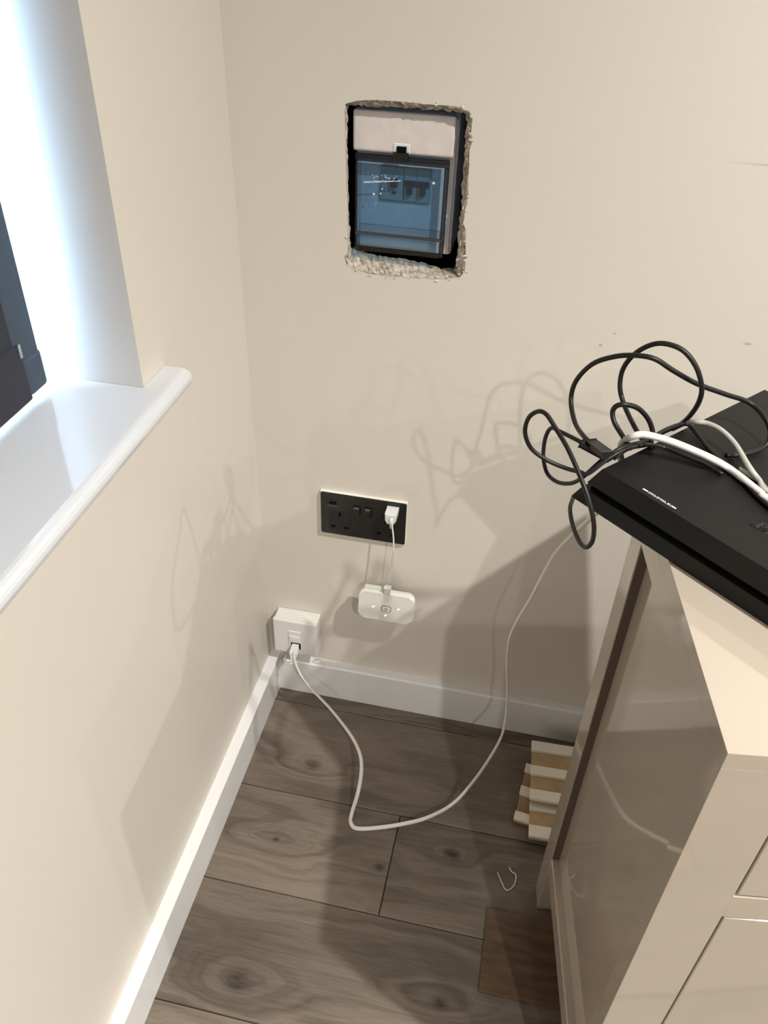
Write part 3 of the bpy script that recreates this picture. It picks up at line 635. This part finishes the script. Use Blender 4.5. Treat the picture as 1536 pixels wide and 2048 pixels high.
LB = [(0.5447, -0.335, 0.8707), (0.5228, -0.362, 0.8795), (0.5055, -0.376, 0.873), (0.4904, -0.384, 0.8599), (0.4828, -0.382, 0.859), (0.4673, -0.378, 0.859), (0.4489, -0.376, 0.864), (0.4328, -0.375, 0.8742), (0.4248, -0.378, 0.8926), (0.4259, -0.383, 0.9118), (0.4335, -0.388, 0.923), (0.4414, -0.395, 0.925), (0.4512, -0.405, 0.918), (0.464, -0.422, 0.9092), (0.4758, -0.44, 0.8976), (0.4868, -0.455, 0.8833), (0.4958, -0.463, 0.863), (0.4989, -0.464, 0.8436), (0.4961, -0.458, 0.8287), (0.4906, -0.444, 0.8216), (0.4839, -0.415, 0.8177), (0.4805, -0.385, 0.8155), (0.4838, -0.355, 0.8081)]
lead('charging_cable', 'thin black cable hanging in a long loop over the console corner', LB, .0022, M_cable_b)
lead('stub_cable', 'short black cable in a little hoop behind the thick white cable', [(0.5285, -0.355, 0.876), (0.519, -0.34, 0.8814), (0.5104, -0.33, 0.8886), (0.5069, -0.325, 0.8972), (0.5093, -0.325, 0.9044), (0.517, -0.325, 0.9072), (0.5302, -0.32, 0.9024), (0.5427, -0.315, 0.8899), (0.5507, -0.315, 0.8759), (0.551, -0.322, 0.8665)], .0026, M_cable_b)
lead('glossy_cable', 'thin glossy black cable lying under the thick white cable on the console', [(0.514, -0.362, 0.8664), (0.5262, -0.3494, 0.8715), (0.542, -0.3448, 0.877), (0.5604, -0.336, 0.8715), (0.5772, -0.3422, 0.87), (0.5955, -0.3521, 0.8695), (0.6149, -0.3672, 0.8695)], .0018, M_cable_g)
lead('thick_white_cable', 'thick bright white cable bending over the back edge of the console', [(0.5269, -0.325, 0.8406), (0.5227, -0.328, 0.8542), (0.5215, -0.338, 0.8718), (0.5261, -0.352, 0.8876), (0.5358, -0.3536, 0.893), (0.5487, -0.3532, 0.892), (0.5645, -0.3551, 0.89), (0.5839, -0.3582, 0.886), (0.6033, -0.3614, 0.881), (0.6201, -0.3576, 0.8715), (0.6319, -0.3734, 0.8715), (0.645, -0.3932, 0.8716), (0.6541, -0.4051, 0.8716), (0.73, -0.462, 0.8712), (0.82, -0.44, 0.8712), (0.885, -0.385, 0.8735), (0.918, -0.348, 0.869), (0.95, -0.338, 0.836), (0.985, -0.345, 0.8215), (1.03, -0.36, 0.82)], .0036, M_cable_w)
lead('thin_white_cable', 'thinner off-white cable arching across the middle of the console', [(0.577, -0.275, 0.8582), (0.5847, -0.285, 0.8721), (0.5915, -0.3002, 0.884), (0.6028, -0.3035, 0.886), (0.6149, -0.3131, 0.886), (0.6274, -0.3297, 0.882), (0.6377, -0.3587, 0.877), (0.6475, -0.3705, 0.8705), (0.6574, -0.3941, 0.8705), (0.73, -0.44, 0.8703), (0.8, -0.405, 0.8703), (0.868, -0.352, 0.8722), (0.898, -0.328, 0.867), (0.925, -0.318, 0.835), (0.96, -0.318, 0.8192), (1.01, -0.325, 0.819)], .0027, M_cable_w2)
lead('flat_white_cable', 'short flat off-white cable end beside the arching off-white cable', [(0.6315, -0.3548, 0.8698), (0.6405, -0.3628, 0.8698), (0.6472, -0.3704, 0.8698), (0.6522, -0.3832, 0.8698), (0.6564, -0.4022, 0.8698), (0.7, -0.428, 0.8698), (0.77, -0.462, 0.8698)], .0030, M_cable_w2, flat=.4)

# ------------------------------------------------------------------ offcuts on the floor
def batten_panel(label, loc, rz, w, board_m, zb, spans, th=.009, stand=.0055, grp='slatted offcuts'):
    """tan board with painted battens across; spans are (y0, y1) of the battens"""
    t = thing('slatted_offcut', label, 'wood offcut', loc, rz, grp)
    ys = [s for sp in spans for s in sp]; y0, y1 = min(ys), max(ys)
    link('board', B(.0015, w, y0 + .002, y1 - .002, zb, zb + th, bev=.0006), board_m, t)
    for (a_, b_) in spans: link('batten', B(0, w, a_, b_, zb + th - .0005, zb + th + stand, bev=.0006), M_strip, t)
    return t
batten_panel('striped brown and cream wood offcut, lowest of the pile and poking out to its left', (.5225, -.0975, 0), math.radians(-6.3), .19, M_brownboard, .0, [(-.0175, 0), (-.068, -.050), (-.121, -.104)], stand=.006)
batten_panel('striped tan and cream wood offcut in the middle of the pile, nearest the camera', (.5290, -.0680, 0), math.radians(2.2), .17, M_tanwood, .0152, [(-.0215, 0), (-.074, -.0555), (-.1350, -.118), (-.1865, -.1645)], stand=.006)
batten_panel('striped tan and cream wood offcut on top of the pile, nearest the wall', (.5265, -.0705, 0), math.radians(2.2), .17, M_tanwood, .0335, [(-.0215, 0), (-.073, -.054), (-.1235, -.1035)], stand=.006)
t = thing('flooring_sample', 'dark brown wood laminate sample lying on the floor by the sideboard foot', 'wood sample', (.482, -.380, 0), math.radians(.6))
link('sample_board', B(0, .22, -.128, 0, 0, .0055, bev=.0005), M_darkwood, t)
sc = link('wire_scrap', tube(bmesh.new(), [(0.4923, -0.3158, 0.002), (0.5005, -0.3308, 0.002), (0.5073, -0.3414, 0.002), (0.5138, -0.3416, 0.002), (0.5212, -0.3313, 0.002), (0.5232, -0.3182, 0.003), (0.5209, -0.3122, 0.004), (0.5159, -0.3101, 0.003), (0.51, -0.3041, 0.006)], .0011, n=6, sides=6), mat('scrap_white', (.62, .55, .50), .5), smooth=True)
tag(sc, 'little hooked scrap of white wire lying on the dark floor', 'wire')
